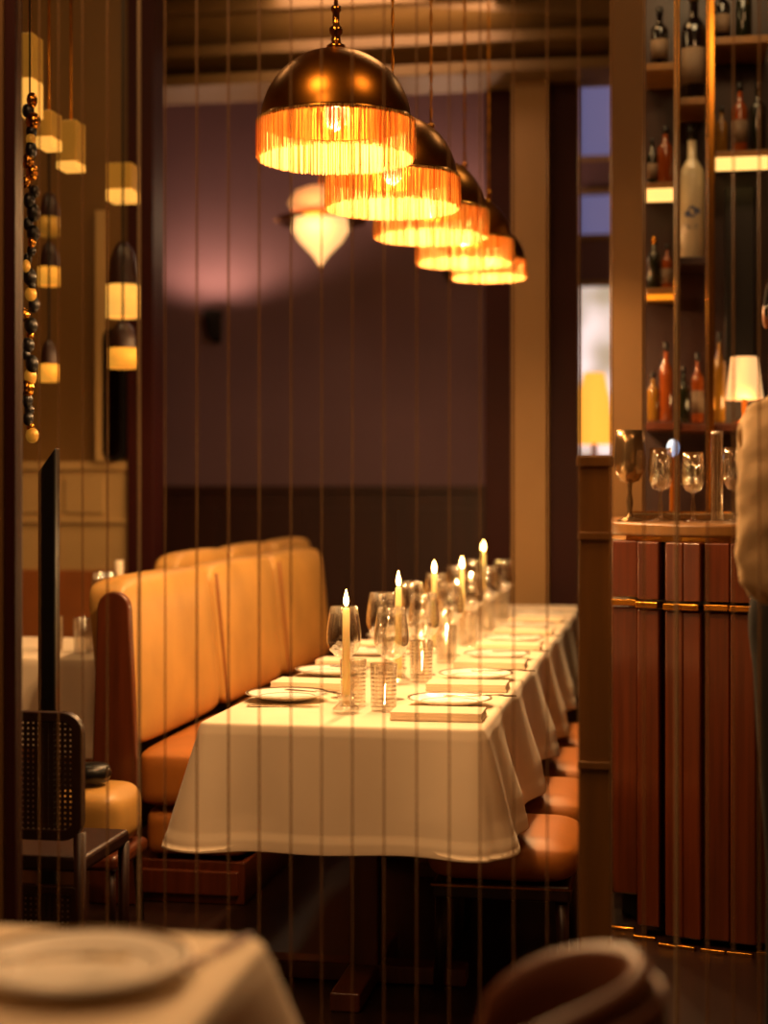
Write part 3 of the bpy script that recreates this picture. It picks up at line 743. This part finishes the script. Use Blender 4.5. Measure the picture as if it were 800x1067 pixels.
G().tube([(0, 0, 0), (0, 0, q.z-BT-.03), (0, -.03, q.z-BT)], .012).build('tap_body', 'brass', r)
G().ell((0, -.03, q.z-BT+.01), (.022, .022, .03)).build('knob', mat('blue_light_knob', '#9fc4e8', .2, var=.03, emit='#9fc4ff', es=.35), r)  # emission in the knob stands for a spot of blue light

# ------------------------------------------------------------------ left bay: hanging box lights, lamps, beads, table, chairs
def boxlamp(px0, px1, py0, py1, t, label, gpart=.25, dim=False):
    a, b = P(px0, py1, t), P(px1, py0, t); cx, cy = (a.x+b.x)/2, (a.y+b.y)/2; hw = (b.x-a.x)/2
    r = root('box_ceiling_lamp', (cx, cy, a.z), label, 'ceiling lamp', 'box lamps on the left')
    h = b.z-a.z
    G().box(-hw, hw, -.05, .05, h*gpart, h).build('shade', 'glow_dim', r, .004)
    G().box(-hw, hw, -.05, .05, 0, h*gpart-.0005).build('diffuser', 'glow2', r, .004)
    G().tube([(0, 0, h), (0, 0, CZ-a.z)], .005).build('hanging_rod', 'brass', r)
    return r
M['glow_dim'] = mat('gold_lamp_box', '#b88a34', .4, metal=.3, var=.1, emit='#d09030', es=.10)
boxlamp(22, 40, 38, 122, 5.6, 'tall gold box lamp at the far left edge', .45)
boxlamp(42, 60, 118, 156, 5.8, 'short gold box lamp second from the left', .3)
boxlamp(63, 85, 128, 178, 6.1, 'gold box lamp third from the left', .16)
boxlamp(114, 142, 172, 211, 6.7, 'gold box lamp beside the dark casing, lowest of the four', .32)
# small lit domes standing in for mirrored images of the fringed pendants
def mini(px, pyb, t, wpx, hpx, label, gm='glow2'):
    a = P(px, pyb, t); R_ = wpx*t/3400; h = hpx*t/1700
    r = root('mirrored_dome_lamp', (a.x, a.y, a.z), label, 'pendant lamp', 'dome lamps standing in for mirrored pendants on the left')
    G().lathe([(R_*.95, h*.02), (R_, 0), (R_, h*.42), (R_*.97, h*.42), (R_*.9, .02)], n=32).build('fringe', gm, r)
    G().lathe([(R_*.97*math.cos(t_), h*.43+h*.57*math.sin(t_)) for t_ in [PI/2*k/8 for k in range(9)]], n=32).build('dome_shade', 'wood_dark', r)
    G().tube([(0, 0, h*.98), (0, 0, CZ-a.z)], .005).build('cord', 'wick', r)
mini(128, 331, 6.9, 34, 80, 'upper mirror-image dome lamp beside the dark casing', 'glow2')
mini(128, 384, 6.6, 30, 50, 'lower mirror-image dome lamp beside the dark casing', 'glow')
mini(51, 398, 6.4, 20, 44, 'mirror-image dome lamp low behind the left seams', 'glow')
mini(51, 298, 6.6, 22, 46, 'mirror-image dome lamp midway up behind the left seams', 'glow')
mini(51, 246, 6.9, 22, 46, 'mirror-image dome lamp high behind the left seams', 'glow_dim')
# string of black and gold beads
q = P(31, 460, 4.9)
r = root('bead_string', (q.x, q.y, q.z), 'hanging string of black and gold glass beads at the far left', 'ornament')
g = G(); zt = P(31, 110, 4.9).z-q.z; z = 0; i = 0; rnd = random.Random(5)
while z < zt:
    s_ = rnd.uniform(.012, .022)
    g.ell((rnd.uniform(-.012, .012), rnd.uniform(-.01, .01), z+s_), (s_*rnd.uniform(.8, 1.2), s_, s_*1.3), 10, 7, mi=0 if rnd.random() < .62 else (1 if rnd.random() < .6 else 2)); z += s_*1.7; i += 1
g.build('beads', ['black', 'brass', 'glow_dim'], r)
G().tube([(0, 0, 0), (0, 0, CZ-q.z)], .003).build('thread', 'wick', r)
# bay table with white cloth, candle and glasses
def z_at(py, t): return CAMZ-(py-509)*t/1700
tb = root('bay_table', (-2.33, 5.88, 0), 'small table under a white cloth behind the banquette end', 'table')
G().box(-.3, .26, -.36, .36, .715, .745).build('table_top', 'wood', tb)
G().box(-.04, .04, -.04, .04, 0, .715).box(-.2, .2, -.04, .04, 0, .04).build('pedestal', 'wood_dark', tb)
cloth_obj('tablecloth', -2.66, -2.02, 5.48, 6.26, TZ, .32, 'white cloth on the small table behind the banquette end', .03, lambda x, y, nx, ny: .008*math.sin(x*30+y*20), 4, .03)
wl = dup(PROTO['wine'], (P(98, 0, 5.9).x, 5.74, TT), 0, 'lone wine glass on the small table behind the banquette end', 'glasses on the small left table')
wl.scale = (1.1, 1.1, 1.1)
dup(PROTO['tumbler'], (P(72, 0, 5.8).x, 5.66, TT), 0, 'cut glass tumbler on the small table behind the cane chair', 'glasses on the small left table')
dup(PROTO['tumbler'], (P(31, 0, 5.8).x, 5.72, TT), 0, 'cut glass tumbler at the far left of the small table', 'glasses on the small left table')
c = root('pillar_candle', (P(124, 0, 6.95).x, P(124, 0, 6.95).y, 0), 'unlit white candle standing on a ledge beside the dark casing', 'candle')
zb = z_at(622, 6.95)
G().lathe([(.001, zb), (.017, zb), (.017, zb+.155), (.001, zb+.157)], n=20).build('wax_body', 'cloth', c)
G().tube([(0, 0, zb+.15), (0, 0, zb+.168)], .0015, 6).build('wick', 'wick', c)
o = G().box(c.location.x-.09, c.location.x+.09, c.location.y-.1, c.location.y+.1, zb-.04, zb-.001).box(c.location.x-.05, c.location.x+.05, c.location.y-.05, c.location.y+.05, 0, zb-.04).build('candle_stand', 'wood_gold', bevel=.005)
tag(o, 'brown pedestal stand carrying the unlit white candle', 'stand')
# yellow leather stool beyond the end panel
q = P(100, 870, 5.0)
st2 = root('leather_stool', (q.x+.0, q.y, 0), 'yellow leather stool with rounded wooden rail beside the banquette end', 'stool')
puff(-.11, .11, -.14, .14, .26, .44, .05, 0, 'seat_cushion', 'leather', st2, (0, 0, 0), .01)
G().box(-.12, .12, -.15, .15, .21, .26).build('seat_rail', 'wood', st2, .02, 4)
for sx in (-1, 1):
    for sy in (-1, 1): G().tube([(sx*.09, sy*.12, .22), (sx*.1, sy*.13, 0)], [.016, .011], 8).build('leg', 'wood_dark', st2)
G().lathe([(.001, 0), (.055, .005), (.065, .03), (.055, .055), (.001, .06)], n=24, c=(0, 0, 0)).build('round_cushion', 'black', None).location = (q.x-.01, q.y-.02, .452)
tag(bpy.data.objects['round_cushion'], 'small black round cushion lying on the yellow leather stool', 'cushion')

# cane-backed chair
CX, CY = P(50, 0, 3.75).x-.105, 3.75
ch = root('cane_chair', (CX, CY, 0), 'dark wooden chair with woven cane back at the lower left', 'chair')
def rframe(x0, x1, z0, z1, rr, w_, y0, y1):
    o_ = rrect(x0, x1, z0, z1, rr, 5); i_ = rrect(x0+w_, x1-w_, z0+w_, z1-w_, max(.005, rr-w_), 5); n = len(o_); g = G()
    vs = [(x, y0, z) for x, z in o_]+[(x, y0, z) for x, z in i_]+[(x, y1, z) for x, z in o_]+[(x, y1, z) for x, z in i_]
    fs = []
    for i in range(n):
        j = (i+1) % n
        fs += [(i, j, n+j, n+i), (2*n+i, 3*n+i, 3*n+j, 2*n+j), (i, 2*n+i, 2*n+j, j), (n+i, n+j, 3*n+j, 3*n+i)]
    return g.add(vs, fs)
def caneweave(x0, x1, z0, z1, y, s=.0135, wd=.0085):
    g = G(); x = x0+s/2
    while x < x1: g.box(x-wd/2, x+wd/2, y-.001, y+.0005, z0, z1); x += s
    z = z0+s/2
    while z < z1: g.box(x0, x1, y+.0005, y+.002, z-wd/2, z+wd/2); z += s
    return g
rframe(-.22, .12, .50, .81, .05, .025, -.015, .015).build('back_frame', 'wood_dark', ch, .004)
caneweave(-.197, .097, .525, .785, 0).build('cane_back', 'cane', ch)
G().box(-.22, .12, -.0, .34, .42, .46).build('seat', 'wood_dark', ch, .012, 3)
rframe(-.21, .11, .20, .39, .02, .02, -.012, .012).build('lower_frame', 'wood_dark', ch, .003)
caneweave(-.19, .09, .22, .37, 0).build('cane_apron', 'cane', ch)
for sx in (-.21, .11):
    for sy in (0, .32): G().tube([(sx, sy, .43 if sy else .52), (sx, sy, 0)], [.016, .012], 10).build('leg', 'wood_dark', ch)
# black slim stand behind it
q = P(51, 0, 4.6)
r = root('coat_stand', (q.x, q.y, 0), 'slim black stand with a slanting top behind the cane chair', 'stand')
h1, h2 = z_at(492, 4.6), z_at(466, 4.6)
G().add([(-.026, -.02, .02), (.026, -.02, .02), (.026, .02, .02), (-.026, .02, .02), (-.026, -.02, h1), (.026, -.02, h2), (.026, .02, h2), (-.026, .02, h1)],
        [(3, 2, 1, 0), (4, 5, 6, 7), (0, 1, 5, 4), (1, 2, 6, 5), (2, 3, 7, 6), (3, 0, 4, 7)]).build('upright', 'black', r, .006)
G().lathe([(.001, 0), (.13, 0), (.13, .012), (.04, .025), (.001, .03)], n=24).build('base', 'black', r)
# small framed glow / wall behind the far-left slits
# ------------------------------------------------------------------ waiter at the right edge
def skin_chain(bm_edges, pts, rad): pass
def skinned(name, pts, edges, rads, m, parent=None, root_i=0, sub=2):
    me = bpy.data.meshes.new(name); me.from_pydata(pts, edges, []); o = bpy.data.objects.new(name, me); COL.objects.link(o)
    me.materials.append(M[m]); md = o.modifiers.new('skin', 'SKIN'); md.use_smooth_shade = True
    if not me.skin_vertices: me.skin_vertices.new()
    for i, rr in enumerate(rads):
        sv = me.skin_vertices[0].data[i]; sv.radius = rr if isinstance(rr, tuple) else (rr, rr); sv.use_root = (i == root_i)
    s2 = o.modifiers.new('sub', 'SUBSURF'); s2.levels = 1; s2.render_levels = sub
    if parent: o.parent = parent
    return o
q = P(836, 0, 3.6)
pr = root('person', (q.x, q.y, 0), 'person in cream jacket and black apron at the right edge, arm bent', 'person', rz=-.35)
K = 1.04
def kp(l): return [(a*K, b*K, c_*K) for a, b, c_ in l]
# facing +x (towards the right); body one surface: trunk, neck, head, legs
pts = [(0, 0, .98), (0, 0, 1.12), (0, 0, 1.30), (0, 0, 1.44), (.01, 0, 1.46), (.01, 0, 1.48),
       (0, .09, .93), (.01, .10, .52), (-.01, .10, .09), (.14, .11, .03),
       (0, -.09, .93), (.01, -.10, .52), (-.01, -.10, .09), (.14, -.11, .03)]
ed = [(0, 1), (1, 2), (2, 3), (3, 4), (4, 5), (0, 6), (6, 7), (7, 8), (8, 9), (0, 10), (10, 11), (11, 12), (12, 13)]
rd = [(.13, .15), (.11, .14), (.12, .17), (.08, .13), .04, .04, .09, .062, .045, .035, .09, .062, .045, .035]
skinned('body', kp(pts), ed, rd, 'apron', pr)
pts = [(0, 0, 1.02), (0, 0, 1.15), (0, 0, 1.30), (0, 0, 1.42), (0, 0, 1.49),
       (0, .19, 1.43), (-.04, .245, 1.28), (-.075, .27, 1.12), (.06, .27, 1.08), (.19, .22, 1.08),
       (0, -.19, 1.43), (.0, -.245, 1.28), (-.02, -.26, 1.12), (.10, -.22, 1.08), (.2, -.16, 1.08)]
ed = [(0, 1), (1, 2), (2, 3), (3, 4), (3, 5), (5, 6), (6, 7), (7, 8), (8, 9), (3, 10), (10, 11), (11, 12), (12, 13), (13, 14)]
rd = [(.15, .17), (.13, .16), (.14, .19), (.11, .17), .065, .078, .066, .058, .05, .042, .078, .066, .058, .05, .042]
skinned('jacket', kp(pts), ed, rd, 'jacket', pr)
G().tube([(0, 0, 1.42*K), (.002, 0, 1.50*K), (.004, 0, 1.58*K), (.006, 0, 1.64*K)], [.068, .054, .052, .05], 20).build('neck', 'skin', pr)
G().lathe([(.066, 1.475*K), (.062, 1.53*K), (.057, 1.53*K), (.06, 1.475*K)], n=24).build('collar', 'jacket', pr)
# head with face
hd = G().ell((0, 0, 0), (.095, .075, .115), 28, 20)
for i, v in enumerate(hd.v):
    x, y, z = v
    if z < -.02: f = 1+(z+.02)*2.6; x = x*max(.55, f)+.012; y *= max(.5, f)
    if x > .07 and abs(y) < .016 and -.035 < z < .012: x += .022*(1-abs(z+.02)/.04)
    hd.v[i] = (x, y, z)
head = hd.build('head', 'skin', pr, sub=1); head.location = (.0*K, 0, 1.672*K); head.rotation_euler.z = -1.3
for s_ in (-1, 1): G().ell((.082, s_*.03, .008), (.013, .014, .009), 12, 8).build('eye', 'eye', head); G().ell((.083, 0, -.058), (.014, .024, .008), 12, 8).build('mouth', 'lip', head)
for s_ in (-1, 1): G().ell((-.005, s_*.078, -.005), (.018, .009, .03), 12, 8).build('ear', 'skin', head)
g = G()
for s_ in (-1, 1):
    g.tube([(.1, s_*.032+.024*math.cos(t), .008+.019*math.sin(t)) for t in [2*PI*i/16 for i in range(17)]], .0022, 6, cap=False)
    g.tube([(.1, s_*.056, .012), (.02, s_*.08, .01)], .002, 6)
g.tube([(.1, -.009, .012), (.103, 0, .014), (.1, .009, .012)], .002, 6)
g.build('spectacles', 'black', head)
hr = G().ell((-.008, 0, .014), (.103, .084, .117), 28, 20)
for i, v in enumerate(hr.v):
    x, y, z = v
    if x > .02 and z < .075: x = .02; 
    hr.v[i] = (x, y*(.9 if z < -.02 else 1), max(z, -.06))
hr.build('hair', 'hair', head)
def hand(side, wrist, dirv):
    d = Vector(dirv).normalized(); up = Vector((0, 0, 1)); sidev = d.cross(up).normalized()
    W_ = Vector(wrist); pts = [W_, W_+d*.045, W_+d*.085]; ed = [(0, 1), (1, 2)]; rd = [.024, (.03, .018), (.032, .016)]
    for k, (off, ln) in enumerate(((-.026, .068), (-.009, .078), (.009, .073), (.026, .056))):
        b = W_+d*.085+sidev*off; i0 = len(pts)
        pts += [b+d*.012, b+d*(.012+ln*.45)-up*.006, b+d*(.012+ln*.75)-up*.026, b+d*(.012+ln*.85)-up*.045]
        ed += [(2, i0), (i0, i0+1), (i0+1, i0+2), (i0+2, i0+3)]; rd += [.0095, .009, .0085, .007]
    i0 = len(pts); pts += [W_+d*.03+sidev*.034*side, W_+d*.06+sidev*.055*side-up*.01, W_+d*.09+sidev*.058*side-up*.02]
    ed += [(1, i0), (i0, i0+1), (i0+1, i0+2)]; rd += [.014, .011, .009]
    return skinned('hand', [tuple(p_) for p_ in pts], ed, rd, 'skin', pr)
tx = bpy.data.textures.new('wrinkle', 'CLOUDS'); tx.noise_scale = .05
jk = [o for o in ALL() if o.name == 'jacket'][0]; jk.modifiers['sub'].render_levels = 3; jk.modifiers['sub'].levels = 3
dm = jk.modifiers.new('wrinkles', 'DISPLACE'); dm.texture = tx; dm.strength = .026; dm.mid_level = .55
hand(1, (.2*K, .215*K, 1.08*K), (1, -.3, 0)); hand(-1, (.21*K, -.155*K, 1.08*K), (1, .3, 0))
G().box(-.03, .03, -.17, .17, 0, .012).build('notebook', 'apron', None) if False else None
nap = G()
vs = []; nn = 14
for j in range(nn+1):
    for i in range(9):
        u = i/8; y = .31*K+.09*(u-.5)
        zt = 1.145*K-.34*max(0, (j/nn))-(abs(u-.5)*2)**3*.01; vs.append((-.03+.05*math.sin(j*.25)*.3+.012*math.sin(u*9), y+.075+.01*math.sin(u*12+j*.3), zt-.02))
nap.add(vs, [(j*9+i, j*9+i+1, (j+1)*9+i+1, (j+1)*9+i) for j in range(nn) for i in range(8)], True)
sr = nap.build('service_cloth', 'jacket'); sd = sr.modifiers.new('s', 'SOLIDIFY'); sd.thickness = .006
sr.location = pr.location; sr.rotation_euler.z = -.35
tag(sr, 'pale service cloth hanging over the forearm of the person at the right', 'cloth')

# ------------------------------------------------------------------ tub chair at the lower right foreground
q = P(622, 0, 2.0)
tc = root('tub_chair', (q.x-.10, q.y-.07, 0), 'blurred brown leather tub chair with a rounded back at the lower right', 'chair', rz=.0)
def tubback(r_in, r_out, z0, z1, a0, a1, n=28):
    g = G(); vs = []; sec = 12
    for i in range(n+1):
        a = math.radians(a0+(a1-a0)*i/n); e = math.sin(PI*i/n)**.35
        zt = z0+(z1-z0)*(.55+.45*e)
        for k in range(sec):
            t = 2*PI*k/sec; rr = (r_in+r_out)/2+(r_out-r_in)/2*math.copysign(abs(math.cos(t))**.6, math.cos(t)); zz = (z0+zt)/2+(zt-z0)/2*math.copysign(abs(math.sin(t))**.45, math.sin(t))
            vs.append((rr*math.cos(a), rr*math.sin(a), zz))
    g.add(vs, [(i*sec+k, i*sec+(k+1) % sec, (i+1)*sec+(k+1) % sec, (i+1)*sec+k) for i in range(n) for k in range(sec)]+[tuple(range(sec)), tuple(range(n*sec, (n+1)*sec))], True); return g
tubback(.135, .175, .40, .795, -115, 115).build('backrest', 'tub_leather', tc)
tubback(.172, .186, .42, .765, -110, 110).build('outer_shell', 'tub_leather', tc)
G().lathe([(.001, .36), (.13, .36), (.14, .38), (.14, .44), (.13, .465), (.001, .47)], n=32).build('seat', 'tub_leather', tc)
for a in (45, 135, 225, 315):
    a = math.radians(a); G().tube([(.11*math.cos(a), .11*math.sin(a), .37), (.14*math.cos(a), .14*math.sin(a), 0)], [.02, .012], 10).build('leg', 'wood_dark', tc)
# tableware on the foreground table
o = dup(PROTO['plate'], (-.71, 1.90, TT+.001), 0, 'large blurred plate on the foreground table', 'plates on the foreground table'); o.scale = (1.15, 1.15, 1.1)
cutlery('knife', -.60, 1.93, TT+.001, 1.35, 'blurred knife beside the foreground plate near the table corner')
cutlery('fork', -.84, 1.84, TT+.030, .25, 'blurred fork resting on the foreground plate')
dup(PROTO['wine'], (-.94, 2.03, TT), 0, 'blurred wine glass at the left edge of the foreground table', 'glasses on the foreground table')

# ------------------------------------------------------------------ upright bars added for the seams of a mirror-strip wall, without panes
TS = 3.35
scr = root('mirror_seam_bars', (P(400, 0, TS).x, P(400, 0, TS).y, 0), 'slender upright bars added in front of the dining table for the seams of a mirror-strip wall', 'screen')
sx, sy = scr.location.x, scr.location.y
YS = 3.28
def on_plane(px, y=YS):
    a = (px-400)/1700; dx, dy = FX+FY*a, FY-FX*a; return dx*y/dy
seams = [(20, .004, 0), (41, .004, 0), (61, .004, 0), (86, .004, 0), (112, .005, 0), (145, .008, 1), (172, .0035, 0), (205, .0045, 0), (238, .0045, 0), (270, .0045, 0), (303, .004, 0), (335, .0035, 0), (367, .0035, 0), (400, .0035, 0),
         (434, .0035, 0), (468, .0035, 0), (500, .0035, 0), (535, .0035, 0), (570, .0035, 0), (603, .004, 0), (637, .005, 0), (671, .0045, 0), (705, .009, 1), (737, .005, 0), (764, .004, 0), (791, .004, 0)]
for px, w_, kd in seams:
    x = on_plane(px)-sx; y = YS-sy; h = w_/2
    o = G().prism([(x-h, y), (x-h*.4, y-h), (x+h*.4, y-h), (x+h, y), (x+h*.4, y+h), (x-h*.4, y+h)], .03, CZ-.03).build('bevelled_edge', 'edge_light' if kd else 'edge', scr)
x0, x1 = on_plane(-2)-sx, on_plane(830)-sx
G().box(x0, x1, YS-sy-.015, YS-sy+.015, 0, .03).build('floor_rail', 'brass', scr)
G().box(x0, x1, YS-sy-.015, YS-sy+.015, CZ-.03, CZ).build('ceiling_rail', 'brass', scr)
a, b = on_plane(-60)-sx, on_plane(7)-sx
G().box(a, b, YS-sy-.02, YS-sy+.02, .0, CZ).build('side_panel', 'wall_brown', scr, .003)
a, b = on_plane(8)-sx, on_plane(20)-sx
G().box(a, b, YS-sy-.02, YS-sy+.02, .0, CZ).build('dark_strip', 'oxblood', scr, .003)
